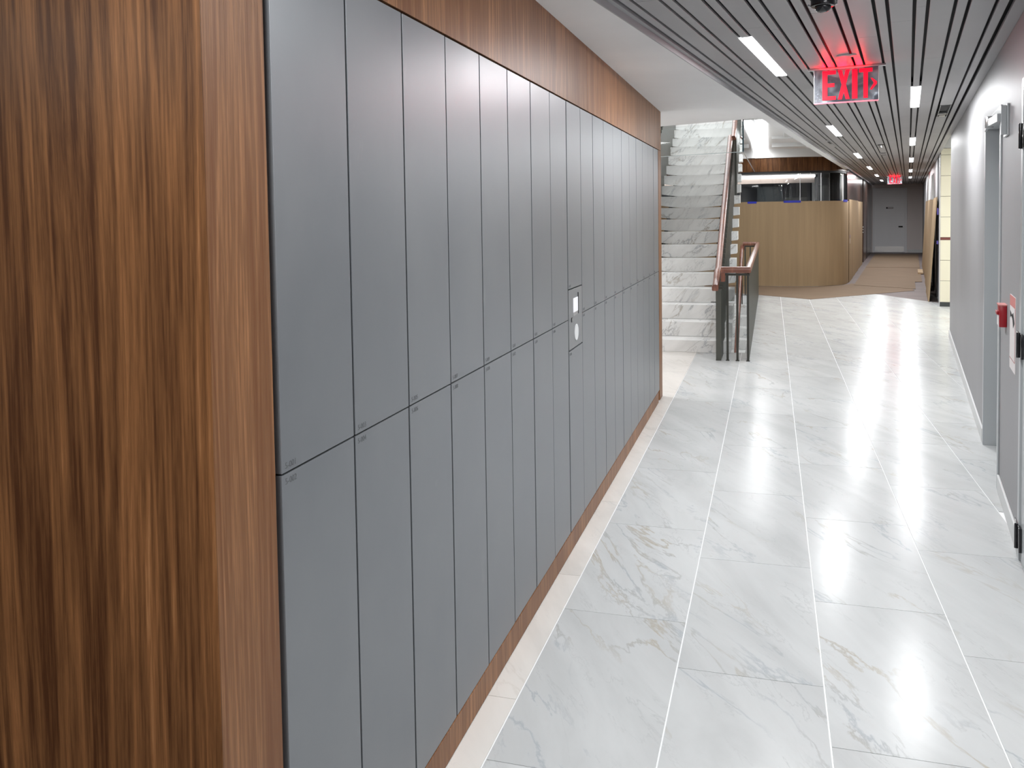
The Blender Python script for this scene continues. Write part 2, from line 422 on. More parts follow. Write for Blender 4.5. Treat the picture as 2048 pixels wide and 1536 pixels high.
# ------------------------------------------------------------------ lockers wall
wl = MB(); wl.box(-3.2, -1.46, 1.33, 7.76, 0, 2.60)
wl.box(-1.46, -0.99, 7.60, 7.76, 0.0, 2.60); wl.box(-1.46, -0.99, 1.33, 1.47, 0, 2.60); wl.box(-1.46, -0.985, 1.33, 7.76, 2.27, 2.60); wl.box(-1.46, -1.0, 1.40, 7.70, 0, 0.085)
wall_left = struct('wall_left', wl, M['black'])
part('panel', MB().box(-3.3, XL-0.0002, 1.2895, 1.315, 0, ZS), M['walnut'], wall_left, 0.0, label='dark walnut panel facing the entry')
part('panel', MB().box(XL-0.02, XL, 1.291, 1.483, 0, ZS), M['walnut_sheen'], wall_left, 0.001, label='narrow walnut stile with painted sheen beside the lockers')
part('panel', MB().box(XL-0.02, XL, 1.4865, 4.5745, 2.258, ZS), M['walnut_sheen'], wall_left, 0.001)
part('panel', MB().box(XL-0.02, XL, 4.5775, 7.79, 2.258, ZS), M['walnut_sheen'], wall_left, 0.001)
part('panel', MB().box(XL-0.022, XL, 7.605, 7.79, 0, 2.255), M['walnut_sheen'], wall_left, 0.001)
part('panel', MB().box(-3.3, XL-0.023, 7.765, 7.79, 0, ZS), M['walnut_sheen'], wall_left, 0.001)
struct('baseboard_left', MB().box(XL-0.018, XL+0.001, 1.4865, 7.50, 0.0, 0.096), M['walnut_sheen'], bevel=0.0015)
struct('trim_1', MB().box(XL-0.035, XL-0.02, 7.50, 7.604, 0.0, 0.20), mat('red brown filler', (0.06, 0.022, 0.018), 0.5))

LW, LY0, LM, LT, LB_ = 0.3199, 1.5026, 1.170, 2.253, 0.098
def text_mesh(s, size):
    cu = bpy.data.curves.new('t', 'FONT'); cu.body = s; cu.size = size; cu.extrude = 0.0002; cu.offset = -0.0002; cu.resolution_u = 3
    ob = bpy.data.objects.new('t', cu); COL.objects.link(ob)
    dg = bpy.context.evaluated_depsgraph_get(); me = bpy.data.meshes.new_from_object(ob.evaluated_get(dg))
    bpy.data.objects.remove(ob); bpy.data.curves.remove(cu)
    return me
ROTX = Matrix.Rotation(PI/2, 4, 'Z') @ Matrix.Rotation(PI/2, 4, 'X')      # text x -> +Y, up -> +Z, faces +X
NTH = ['first', 'second', 'third', 'fourth', 'fifth', 'sixth', 'seventh', 'eighth', 'ninth', 'tenth']
def locker_label(k, up, num):
    row = 'upper' if up else 'lower'
    if k < 6: return 'grey %s row locker marked %s' % (row, num)
    if k < 8: return 'grey %s row locker, %s left of the kiosk panel' % (row, NTH[7-k])
    if k == 8: return 'shorter grey locker directly %s the kiosk panel' % ('above' if up else 'below')
    if k == 18: return 'grey %s row locker at the far end beside the stairs' % row
    return 'grey %s row locker, %s right of the kiosk panel' % (row, NTH[k-9])
for k in range(19):
    for up in (True, False):
        num = '5-%03d' % (2*k+1 if up else 2*k+2)
        ya, yb = LY0+k*LW, LY0+(k+1)*LW
        z0, z1 = (LM, LT) if up else (LB_, LM)
        if k == 8: z0, z1 = (1.320, LT) if up else (LB_, 1.011)
        t = thing('locker', locker_label(k, up, num), 'locker', (XL-0.2, (ya+yb)/2, z0), group='lockers in the two rows of the locker wall')
        part('carcass', MB().box(-1.44, XL-0.0215, ya+0.0002, yb-0.0002, z0+0.0003, z1-0.0003), M['black'], t)
        dx = random.uniform(-0.0008, 0.0008)
        g = 0.0042
        g0 = 0.008 if k == 8 else g
        part('door', MB().box(XL-0.020+dx, XL+dx, ya+g0, yb-g, z0+0.0022, z1-0.0022), M['locker'], t, 0.0007)
        me = text_mesh(num, 0.0190); me.materials.append(M['number'])
        o = bpy.data.objects.new('number', me); COL.objects.link(o); o.parent = t
        zz = (z0+0.0095) if up else (z1-0.0235)
        o.matrix_local = Matrix.Translation(Vector((XL+dx+0.0003, ya+0.016, zz))-Vector(ORG[t.name])) @ ROTX
# kiosk
ya, yb = LY0+8*LW, LY0+9*LW
t = thing('locker_kiosk', 'light grey control panel with square screen and round white reader between lockers', 'kiosk', (XL-0.1, (ya+yb)/2, 1.012))
kx = XL+0.0006
part('housing', MB().box(-1.44, XL-0.0215, ya+0.0002, yb-0.0002, 1.0115, 1.3195), M['black'], t)
part('face_plate', MB().box(XL-0.02, kx, ya+0.010, yb-0.005, 1.0155, 1.3155), M['kiosk'], t, 0.0008)
part('screen', MB().box(kx, kx+0.002, 4.170, 4.272, 1.196, 1.268), M['screen'], t)
part('screen_edge', MB().box(kx, kx+0.004, 4.275, 4.279, 1.180, 1.290), M['black'], t)
part('screen_sill', MB().box(kx, kx+0.0015, 4.168, 4.274, 1.178, 1.195), M['alu'], t)
part('reader', MB().cyl((4.232, 1.088), 0.042, kx, kx+0.003, 'x', 32), M['white_plastic'], t, smooth=True, label='round white reader')
part('lock', MB().cyl((4.135, 1.162), 0.013, kx, kx+0.004, 'x', 20), M['black_gloss'], t, smooth=True, label='round black lock')

# ------------------------------------------------------------------ ceilings
SA, SB = (-3.4, 10.05), (-0.101, 8.688)           # far edge of the white soffit
UB = -1.335                                        # left edge of the white strip beside the stair void
def s_at(x): return SA[1] + (x-SA[0])/(SB[0]-SA[0])*(SB[1]-SA[1])
B = uv2w(UB, w2uv(*SB)[1])[:2]
B = SB
e0 = uv2w(-1.24, -4.6)[:2]; e1 = uv2w(-1.24, 20.6)[:2]; b1 = uv2w(UB, 20.6)[:2]
sof = MB().prism([(-6, -4.6), e0, e1, b1, B, SA, (-6, s_at(-6))], ZS, ZS+0.16)
ceil_w = struct('ceiling', sof, M['soffit'])
# slat ceiling: dark backing with every slat its own piece
V1 = 35.6
bk = MB().box(-1.24, UWALL, -4.6, V1, ZC+0.07, ZC+0.10)
ceil_s = struct('ceiling', bk, M['black'], uv=True)
part('trim', MB().box(-1.2399, -1.2330, -4.6, V1, ZS, ZC+0.07), M['slat'], ceil_s)
part('trim', MB().box(-1.2325, -1.207, -4.6, V1, ZC-0.006, ZC+0.012), M['slat'], ceil_s)
part('trim', MB().box(0.443, UWALL-0.001, -4.6, V1, ZC-0.004, ZC+0.012), M['slat'], ceil_s)
SLOTH2 = 0.036
def slat_run(u0, u1, cuts, off):
    v = -4.6; joints = [off + 2.44*i for i in range(-3, 10)]
    segs = [(-4.6, V1)]
    for a, b in cuts:
        ns = []
        for s0, s1 in segs:
            if b <= s0 or a >= s1: ns.append((s0, s1))
            else:
                if a > s0: ns.append((s0, a))
                if b < s1: ns.append((b, s1))
        segs = ns
    out = []
    for s0, s1 in segs:
        js = [s0] + [j for j in joints if s0+0.05 < j < min(s1-0.05, 20)] + [s1]
        for a, b in zip(js, js[1:]):
            part('slat', MB().box(u0, u1, a+0.0012, b-0.0012, ZC, ZC+0.014), M['slat'], ceil_s, 0.0012)
cl = [(v-SLOTL/2-0.004, v+SLOTL/2+0.004) for v in LV]; cr = [(v-SLOTL/2-0.004, v+SLOTL/2+0.004) for v in RVV]
rows = [(0.0, 1.3), (1.7, 0.6), (0.9, 2.1), (2.2, 1.0), (0.3, 1.9), (1.4, 0.2), (0.7, 2.3), (2.0, 1.1), (0.5, 1.6), (1.2, 0.4)]
for i in range(10):
    c0 = -1.198+0.1743*i; c1 = c0+0.058; nx = c0+0.1743
    slat_run(c0+0.008, c1-0.008, cl if i == 2 else cr if i == 7 else [], rows[i][0])
    cuts = [(8.74, 9.84)] if i == 8 else []
    if i < 9: slat_run(c1+0.008, nx-0.008, cuts, rows[i][1])
# linear slot lights
def slot(u, v, lab):
    t = thing('slot_light', lab, 'ceiling light', (u, v, ZC), uv=True, group='linear slot lights in the slat ceiling')
    part('housing', MB().box(u-SLOTH2-0.003, u+SLOTH2+0.003, v-SLOTL/2, v+SLOTL/2, ZC+0.004, ZC+0.04), M['alu'], t)
    part('diffuser', MB().box(u-SLOTH2, u+SLOTH2, v-SLOTL/2+0.004, v+SLOTL/2-0.004, ZC-0.003, ZC+0.006), M['diffuser'], t, 0.001)
    l = area('lamp', (0, 0, -0.008), SLOTH2*2, SLOTL-0.02, SLOT_W, COOL, parent=t)
    return t
OR = ['nearest', 'second nearest', 'third nearest', 'fourth nearest', 'fifth nearest', 'farthest']
n = 0
for v in LV:
    slot(LU, v, 'lit linear slot light, %s in view in the left row of the slat ceiling' % OR[n] if v > 3 else 'lit slot light behind the camera, left row, %s' % ('nearer' if v > -1 else 'farther')); n += v > 3
n = 0
for v in RVV:
    slot(RU, v, 'lit linear slot light, %s in view in the right row of the slat ceiling' % (OR[n] if n < 4 else 'farthest') if v > 5 else 'lit slot light %s the camera, right row' % ('above and just ahead of' if v > 0 else 'behind')); n += v > 5
# open access slot, sprinkler cups, camera, flush devices
t = thing('ceiling_access_opening', 'black open slot in slat ceiling above grey right wall', 'ceiling vent', (0.313, 9.29, ZC), uv=True)
part('box', MB().box(0.268, 0.358, 8.745, 9.835, ZC+0.03, ZC+0.066), M['black'], t)
part('frame', MB().box(0.2675, 0.2715, 8.745, 9.835, ZC-0.004, ZC+0.03).box(0.3545, 0.3585, 8.745, 9.835, ZC-0.004, ZC+0.03).box(0.2715, 0.3545, 8.745, 8.75, ZC, ZC+0.03).box(0.2715, 0.3545, 9.828, 9.835, ZC-0.002, ZC+0.03), M['alu'], t)
part('bracket', MB().box(0.274, 0.352, 9.60, 9.66, ZC+0.004, ZC+0.02).box(0.285, 0.340, 9.70, 9.80, ZC-0.002, ZC+0.012), M['steel'], t)
t = thing('ceiling_camera', 'black round device hanging from the slats at the top edge of the picture', 'security camera', (-0.352, 4.02, ZC), uv=True)
part('body', MB().cyl((-0.352, 4.02), 0.052, ZC-0.045, ZC-0.0005, n=28), M['black_gloss'], t, 0.004, True)
part('lens', MB().sphere((-0.352, 4.02, ZC-0.047), 0.036, 20, 0.7), M['black_gloss'], t, 0, True)
part('rim', MB().cyl((-0.352, 4.02), 0.056, ZC-0.012, ZC-0.0006, n=28), M['black'], t, 0.002, True)
arc = [(-0.352+0.058*math.cos(a), 4.02+0.058*math.sin(a), ZC-0.030) for a in [math.radians(x) for x in range(-200, -20, 15)]]
arc = [(-0.300, 4.10, ZC-0.006)] + [(-0.352+0.060*math.cos(a), 4.02+0.060*math.sin(a), ZC-0.034) for a in [math.radians(x) for x in range(20, 200, 15)]]
pr = [(0.005*math.cos(a), 0.005*math.sin(a)) for a in [2*PI*i/8 for i in range(8)]]
part('cable', MB().sweep(arc, pr), M['alu'], t, 0, True, label='pale grey cable looped round the body')
def cup(u, v, lab):
    t = thing('sprinkler_cup', lab, 'sprinkler', (u, v, ZC), uv=True)
    part('ring', MB().cyl((u, v), 0.045, ZC-0.008, ZC-0.0004, n=24), M['black_gloss'], t, 0.002, True)
    part('nozzle', MB().cyl((u, v), 0.014, ZC-0.040, ZC-0.008, n=14).cyl((u, v), 0.024, ZC-0.044, ZC-0.040, n=14), M['steel'], t, 0, True)
cup(-0.378, 13.6, 'small round chrome sprinkler in slat ceiling between the light rows')
t = thing('flush_speaker', 'small dark square device set flush in slats beyond the sprinkler', 'ceiling fitting', (-0.392, 15.9, ZC), uv=True)
part('plate', MB().box(-0.445, -0.340, 15.55, 16.25, ZC-0.006, ZC-0.0004), M['slat'], t, 0.001)
part('slot', MB().box(-0.430, -0.355, 16.08, 16.16, ZC-0.009, ZC-0.006).box(-0.430, -0.355, 15.60, 15.66, ZC-0.009, ZC-0.006), M['black'], t)
t = thing('flush_speaker', 'slim dark rectangular device in slats left of the left light row', 'ceiling fitting', (-1.02, 12.95, ZC), uv=True)
part('plate', MB().box(-1.045, -0.995, 12.3, 13.6, ZC-0.005, ZC-0.0004), M['slat'], t, 0.001)
part('slot', MB().box(-1.035, -1.005, 12.5, 12.9, ZC-0.008, ZC-0.005), M['black'], t)

# ------------------------------------------------------------------ exit signs
def letters(u0, u1, z0, z1, v0, v1):
    """EXIT and a right pointing chevron between u0..u1; returns list of MBs"""
    H = z1-z0; out = []
    def P(poly, x, w): return MB().prism([(x+a*w, z0+b*H) for a, b in poly], v0, v1, 'y')
    L = u1-u0
    E_ = [(0,0),(1,0),(1,.13),(.38,.13),(.38,.44),(.9,.44),(.9,.57),(.38,.57),(.38,.87),(1,.87),(1,1),(0,1)]
    X1 = [(0,0),(.36,0),(1,1),(.64,1)]; X2 = [(.64,0),(1,0),(.36,1),(0,1)]
    I_ = [(0,0),(1,0),(1,1),(0,1)]
    T_ = [(.36,0),(.72,0),(.72,.87),(1.08,.87),(1.08,1),(0,1),(0,.87),(.36,.87)]
    X_ = [(0,0),(.34,0),(.5,.24),(.66,0),(1,0),(.68,.5),(1,1),(.66,1),(.5,.76),(.34,1),(0,1),(.32,.5)]
    ch = [(0,.28),(.25,.26),(1,.45),(1,.53),(.35,.66),(.1,.66),(.55,.49)]
    out.append(P(E_, u0, 0.25*L)); out.append(P(X_, u0+0.285*L, 0.22*L))
    out.append(P(I_, u0+0.545*L, 0.10*L)); out.append(P(T_, u0+0.67*L, 0.225*L)); out.append(P(ch, u0+0.868*L, 0.125*L))
    return out
def exit_sign(uc, v, lab, k=1.0):
    t = thing('exit_sign', lab, 'exit sign', (uc, v, ZC), uv=True)
    hw = 0.20*k
    part('canopy', MB().box(uc-0.24*k, uc+0.245*k, v-0.016, v+0.016, ZC-0.014, ZC-0.001), M['alu'], t, 0.002)
    part('plate', MB().box(uc-hw, uc+hw, v-0.004, v+0.004, ZC-0.232, ZC-0.014), M['mirror'], t, 0.001)
    part('lit_rim', MB().box(uc-hw, uc+hw, v-0.0045, v+0.0045, ZC-0.240, ZC-0.2322), M['red_rim'], t, 0.001)
    part('side_rim', MB().box(uc-hw-0.003, uc-hw-0.0002, v-0.0045, v+0.0045, ZC-0.236, ZC-0.016).box(uc+hw+0.0002, uc+hw+0.003, v-0.0045, v+0.0045, ZC-0.236, ZC-0.016), M['white_plastic'], t)
    for l in letters(uc-hw+0.052, uc+hw-0.006, ZC-0.217, ZC-0.022, v-0.0065, v-0.0042): part('letter', l, M['red'], t)
    for a, w in ((-0.12, 0.05), (-0.02, 0.05), (0.085, 0.05)):
        l = area('lamp', (a, -0.028, -0.030), w, 0.012, 1.0*k, (1.0, 0.0, 0.006), (PI+0.6, 0, 0), parent=t)
    return t
exit_sign(-0.383, 6.04, 'large edge-lit red EXIT sign with arrow hanging from the near slats')
exit_sign(-0.36, 26.6, 'small distant red EXIT sign hanging before the far door', 0.95)
t = thing('round_cover', 'thin round flush cover plate in slats above the near exit sign', 'ceiling fitting', (-0.36, 5.62, ZC), uv=True)
part('cover', MB().cyl((-0.352, 5.62), 0.060, ZC-0.003, ZC-0.0003, n=32), M['slat'], t, 0.0008, True)

# ------------------------------------------------------------------ right wall
WZ = 3.0
rw = MB()
rw.box(UWALL, UWALL+0.22, 6.802, 12.34, 0, WZ).box(UWALL, UWALL+0.22, 4.62, 5.758, 0, WZ)
rw.box(UWALL, UWALL+0.22, 5.758, 6.802, 2.262, WZ).box(UWALL+0.2201, UWALL+0.30, 4.4, 7.2, 0, WZ)
rw.box(UWALL, UWALL+0.22, -4.6, 3.58, 0, WZ).box(UWALL, UWALL+0.22, 3.58, 4.62, 2.262, WZ)
rw.box(UWALL+0.22, 3.8, 12.14, 12.34, 0, WZ)
wall_right = struct('wall_right', rw, M['grey_wall'], uv=True)
def base(u0, v0, u1, v1, name='baseboard_right', mt='baseboard', h=0.10):
    return struct(name, MB().box(u0, u1, v0, v1, 0.0005, h), M[mt], uv=True, bevel=0.002)
base(UWALL-0.012, 6.86, UWALL-0.0003, 12.335); base(UWALL-0.012, 4.70, UWALL-0.0003, 5.70); base(UWALL-0.012, -4.5, UWALL-0.0003, 3.5)
# recessed doorway
def frame(name, v0, v1, ztop, depth, t_):
    fr = MB()
    w = 0.045
    fr.box(UWALL-0.010, UWALL-0.0003, v0-w, v0, 0, ztop+w).box(UWALL-0.010, UWALL-0.0003, v1, v1+w, 0, ztop+w).box(UWALL-0.010, UWALL-0.0003, v0, v1, ztop, ztop+w)
    part('casing', fr, M['frame_grey'], t_, 0.003)
    jm = MB().box(UWALL-0.010, UWALL+depth, v0+0.0003, v0+0.012, 0, ztop-0.0003).box(UWALL-0.010, UWALL+depth, v1-0.012, v1-0.0003, 0, ztop-0.0003).box(UWALL-0.010, UWALL+depth, v0+0.012, v1-0.012, ztop-0.012, ztop-0.0003)
    part('jamb', jm, M['frame_grey'], t_, 0.002)
d1 = struct('door_1', MB().box(UWALL+0.165, UWALL+0.205, 5.774, 6.786, 0.006, 2.245), M['frame_grey'], uv=True, bevel=0.002)
frame('frame', 5.76, 6.80, 2.26, 0.20, d1)
part('lever', MB().cyl((6.68, 1.0), 0.026, UWALL+0.150, UWALL+0.165, 'x', 20).box(UWALL+0.125, UWALL+0.139, 6.56, 6.69, 0.99, 1.01).cyl((6.68, 1.0), 0.009, UWALL+0.125, UWALL+0.150, 'x', 12), M['steel'], d1)
# nearer door with black hinges at the picture's right edge
d2 = struct('door_2', MB().box(UWALL-0.006, UWALL+0.038, 3.60, 4.590, 0.006, 2.245), M['frame_grey'], uv=True, bevel=0.002)
part('casing', MB().box(UWALL-0.014, UWALL-0.0003, 4.60, 4.660, 0, 2.31).box(UWALL-0.014, UWALL-0.0003, 3.545, 3.59, 0, 2.31).box(UWALL-0.014, UWALL-0.0003, 3.59, 4.60, 2.262, 2.31), M['frame_grey'], d2, 0.003)
for zc in (0.115, 1.040, 2.035):
    h = part('hinge', MB().cyl((UWALL-0.022, 4.618), 0.0085, zc-0.060, zc+0.060, n=14).box(UWALL-0.0185, UWALL-0.0145, 4.618, 4.715, zc-0.058, zc+0.058).box(UWALL-0.0185, UWALL-0.0065, 4.545, 4.612, zc-0.058, zc+0.058), M['black_gloss'], d2, 0.001, True)
    part('screw', MB().cyl((4.66, zc-0.035), 0.005, UWALL-0.0205, UWALL-0.0187, 'x', 10).cyl((4.66, zc), 0.005, UWALL-0.0205, UWALL-0.0187, 'x', 10).cyl((4.66, zc+0.035), 0.005, UWALL-0.0205, UWALL-0.0187, 'x', 10), M['steel'], h)
# door closer bracket above the recess
t = thing('door_closer', 'pale grey door closer arm and bracket beside the recessed doorway head', 'door closer', (UWALL, 5.5, 2.2), uv=True)
part('mounting_plate', MB().box(UWALL-0.012, UWALL-0.0004, 5.33, 5.52, 2.095, 2.270), M['frame_grey'], t, 0.003)
part('bracket', MB().box(UWALL-0.040, UWALL-0.012, 5.345, 5.375, 2.100, 2.262), M['frame_grey'], t, 0.003)
part('arm', MB().sweep([(UWALL-0.045, 5.36, 2.196), (UWALL-0.062, 5.80, 2.205)], [(-0.013, -0.022), (0.013, -0.022), (0.013, 0.022), (-0.013, 0.022)]).sweep([(UWALL-0.062, 5.80, 2.215), (UWALL-0.020, 6.62, 2.236)], [(-0.008, -0.018), (0.008, -0.018), (0.008, 0.018), (-0.008, 0.018)]), M['frame_grey'], t, 0.002)
part('pivot', MB().cyl((UWALL-0.062, 5.80), 0.024, 2.176, 2.246, n=20), M['steel'], t, 0.003, True)
# fire alarm pull station and the notice beside it
t = thing('fire_alarm_pull_station', 'small red fire alarm box on grey wall beside the door frame', 'fire alarm', (UWALL, 5.42, 1.05), uv=True)
part('body', MB().box(UWALL-0.038, UWALL-0.0004, 5.355, 5.475, 1.030, 1.150), M['red_plastic'], t, 0.004, True)
part('front_label', MB().box(UWALL-0.0400, UWALL-0.0382, 5.370, 5.460, 1.036, 1.095), M['paper'], t)
part('handle', MB().box(UWALL-0.050, UWALL-0.0384, 5.375, 5.455, 1.098, 1.118), M['red_plastic'], t, 0.002)
part('top_strip', MB().box(UWALL-0.041, UWALL-0.0002, 5.352, 5.478, 1.1502, 1.156), M['pink_paper'], t)
t = thing('wall_notice', 'narrow red and white printed notice on grey wall near the hinges', 'notice', (UWALL, 5.1, 0.85), uv=True)
np_ = UWALL-0.0035
part('sheet', MB().box(np_, UWALL-0.0004, 4.93, 5.18, 0.842, 1.235), M['paper'], t)
part('header_band', MB().box(np_-0.0006, np_-0.0001, 4.93, 5.18, 1.178, 1.234), M['pink_paper'], t, label='red band at the top of the notice')
part('border', MB().box(np_-0.0006, np_-0.0001, 4.93, 4.945, 0.90, 1.177).box(np_-0.0006, np_-0.0001, 4.946, 5.18, 0.895, 0.900), M['red_plastic'], t)
part('pictogram', MB().prism([(5.05, 1.11), (5.11, 1.14), (5.16, 1.11), (5.16, 1.15), (5.11, 1.125), (5.02, 1.15), (4.96, 1.10), (5.02, 1.07)], np_-0.0008, np_-0.0002, 'x'), M['black'], t)

# ------------------------------------------------------------------ lobby on the right, tiled wall
lb = MB().box(UWALL, 3.8, 16.20, 16.40, 0, WZ)
wall_tiled = struct('wall_far_right', lb, M['dark_joint'], uv=True)
zs = [0.075, 0.445, 0.800, 1.150, 1.195, 1.545, 1.900, 2.255, 2.610, 2.722]
for i in range(5):
    a, b_ = UWALL+0.0015+0.61*i, UWALL+0.0015+0.61*(i+1)
    for z0, z1 in zip(zs, zs[1:]):
        part('tile', MB().box(a+0.0015, min(b_, 3.79)-0.0015, 16.188, 16.1999, z0+0.003, z1-0.003), M['red_tile' if abs(z0-1.15) < 0.01 else 'cream_tile'], wall_tiled, 0.001)
part('tile', MB().box(UWALL+0.002, 3.79, 16.188, 16.1999, 2.726, 2.99), M['white_paint'], wall_tiled)
struct('baseboard_far_right', MB().box(UWALL-0.002, 3.79, 16.182, 16.1998, 0.0005, 0.074), mat('dark grey base', (0.05, 0.055, 0.055), 0.4), uv=True)
part('corner_trim', MB().box(UWALL-0.006, UWALL-0.0002, 16.188, 16.40, 0, 2.62), M['white_paint'], wall_tiled)
struct('wall_lobby_right', MB().box(3.8, 3.95, 12.1, 16.42, 0, WZ), M['white_paint'], uv=True)
struct('ceiling', MB().box(UWALL+0.001, 3.9, 12.1, 16.45, 2.92, 3.0), M['white_paint'], uv=True)

# ------------------------------------------------------------------ corridor beyond
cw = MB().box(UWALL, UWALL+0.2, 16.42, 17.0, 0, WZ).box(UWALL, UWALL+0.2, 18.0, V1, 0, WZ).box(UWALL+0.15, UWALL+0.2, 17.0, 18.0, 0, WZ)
wall_cr = struct('wall_corridor_right', cw, M['grey_wall'], uv=True)
struct('doorway_dark', MB().box(UWALL+0.10, UWALL+0.149, 17.0, 18.0, 0, 2.6), M['black'], uv=True)  # black panel paints the dark of the opening behind the cardboard
for a in (20.4, 24.0):
    struct('trim_2', MB().box(UWALL-0.02, UWALL-0.0004, a, a+0.12, 0, 2.45).box(UWALL-0.02, UWALL-0.0004, a+1.05, a+1.17, 0, 2.45), M['white_paint'], uv=True, bevel=0.002)
end = struct('wall_end', MB().box(-1.6, 1.0, V1, V1+0.2, 0, WZ), M['taupe_wall'], uv=True)
struct('baseboard_end', MB().box(-0.02, UWALL-0.002, V1-0.015, V1-0.0005, 0, 0.12), M['baseboard'], uv=True, bevel=0.002)
d4 = struct('door_4', MB().box(-1.205, -0.115, V1-0.030, V1-0.0005, 0.01, 2.44), M['far_door'], uv=True, bevel=0.002)
part('frame', MB().box(-1.265, -1.207, V1-0.045, V1-0.0005, 0, 2.50).box(-0.113, -0.040, V1-0.045, V1-0.0005, 0, 2.50).box(-1.207, -0.113, V1-0.045, V1-0.0005, 2.442, 2.50), M['far_door'], d4, 0.003)
part('kick_plate', MB().box(-1.16, -0.15, V1-0.036, V1-0.0305, 0.03, 0.24), M['steel'], d4)
part('sign_plate', MB().box(-0.78, -0.53, V1-0.034, V1-0.0305, 1.70, 1.765), M['black'], d4)
part('sign_face', MB().box(-0.73, -0.54, V1-0.036, V1-0.0342, 1.715, 1.755), M['paper'], d4)
part('handle', MB().box(-0.34, -0.19, V1-0.085, V1-0.065, 0.985, 1.035).box(-0.21, -0.19, V1-0.066, V1-0.0305, 0.99, 1.03), M['black'], d4, 0.003)

# left side of the far corridor: walnut walls, dark recess
UL = -1.30
w1 = struct('wall_corridor_left', MB().box(UL-0.3, UL-0.016, 21.0, 28.1, 0, ZC+0.02).box(UL-0.3, UL-0.016, 29.0, V1, 0, ZC+0.02), M['dark_walnut'], uv=True)
for a, b_ in ((21.0, 23.3), (23.3, 25.7), (25.7, 28.08), (29.0, 31.2), (31.26, 33.4), (33.5, V1-0.02)):
    part('panel', MB().box(UL-0.0158, UL, a+0.004, b_-0.004, 0.0, ZC-0.005), M['dark_walnut'], w1, 0.001)
struct('door_5', MB().box(UL-0.25, UL-0.20, 28.1, 29.0, 0, ZC), M['black_gloss'], uv=True)
for z in (0.96, 1.05, 1.13):
    part('handle', MB().cyl((28.9, z), 0.018, UL-0.19, UL+0.01, 'x', 12), M['steel'], bpy.data.objects['door_5'], smooth=True)
struct('trim_3', MB().box(UL-0.02, UL+0.012, 31.205, 31.255, 0, ZC-0.01), M['black'], uv=True)

# ------------------------------------------------------------------ curved glazed room and its cardboard
def smooth_path(pts, n=6):
    out = []
    P = [pts[0]] + pts + [pts[-1]]
    for i in range(1, len(P)-2):
        p0, p1, p2, p3 = P[i-1], P[i], P[i+1], P[i+2]
        for j in range(n):
            t = j/n
            out.append(tuple(0.5*((2*p1[a]) + (-p0[a]+p2[a])*t + (2*p0[a]-5*p1[a]+4*p2[a]-p3[a])*t*t + (-p0[a]+3*p1[a]-3*p2[a]+p3[a])*t**3) for a in (0, 1)))
    out.append(pts[-1]); return out
CW = [(-3.4, 20.75), (-2.5, 20.35), (-1.6, 20.02), (-0.69, 19.80), (-0.24, 19.72), (0.2, 19.68), (0.64, 19.70), (1.0, 19.79), (1.35, 20.0), (1.60, 20.32), (1.735, 20.885)]
CWS = smooth_path(CW)
def offs(path, d):                     # shift a plan path sideways (left of travel is positive)
    out = []
    for i, p in enumerate(path):
        a = path[max(0, i-1)]; b = path[min(len(path)-1, i+1)]
        dx, dy = b[0]-a[0], b[1]-a[1]; L = math.hypot(dx, dy)
        out.append((p[0]-dy/L*d, p[1]+dx/L*d))
    return out
def curved(path, t0, t1, z0, z1):      # wall slab between offsets t0 and t1
    a = offs(path, t0); b = offs(path, t1); mb = MB(); n = len(a)
    vs = [(x, y, z0) for x, y in a]+[(x, y, z1) for x, y in a]+[(x, y, z0) for x, y in b]+[(x, y, z1) for x, y in b]
    fs = []
    for i in range(n-1):
        fs += [(i, i+1, n+i+1, n+i), (2*n+i+1, 2*n+i, 3*n+i, 3*n+i+1), (n+i, n+i+1, 3*n+i+1, 3*n+i), (i+1, i, 2*n+i, 2*n+i+1)]
    fs += [(0, n, 3*n, 2*n), (n-1, 3*n-1, 4*n-1, 2*n-1)]
    return mb.add(vs, fs)
CG = CWS[:]                             # all
# extend along the corridor wall
tail = [uv2w(UL+0.02, v)[:2] for v in (21.0,)]
wc = struct('wall_curved', curved(CG, 0.06, 0.16, 2.565, 2.875), M['dark_walnut'])
wc.data.materials[0] = M['walnut']
struct('trim_4', curved(CG, 0.05, 0.15, 2.522, 2.5645), M['black'])
struct('ceiling', curved(CG, 0.02, 0.14, 2.876, 3.06), M['white_paint'], smooth=True)
# panels of the fascia
for i in range(0, len(CG)-6, 6):
    seg = CG[i:i+7]
    part('panel', curved(seg, 0.045, 0.0595, 2.568, 2.873), M['walnut'], wc, 0.0)
gl = struct('window_1', curved(CG, 0.10, 0.112, 0.02, 2.5215), M['glass'], smooth=True)
for i in (18, 36, 44, 58):
    x, y = offs(CG, 0.10)[i]
    part('mullion', MB().box(x-0.006, x+0.006, y-0.012, y+0.02, 0.02, 2.52), M['steel'], gl)
x, y = CG[-1]
struct('trim_5', MB().prism([(x-0.16, y-0.04), (x-0.035, y-0.06), (x-0.02, y+0.10), (x-0.14, y+0.12)], 0, 2.485), M['black_gloss'])
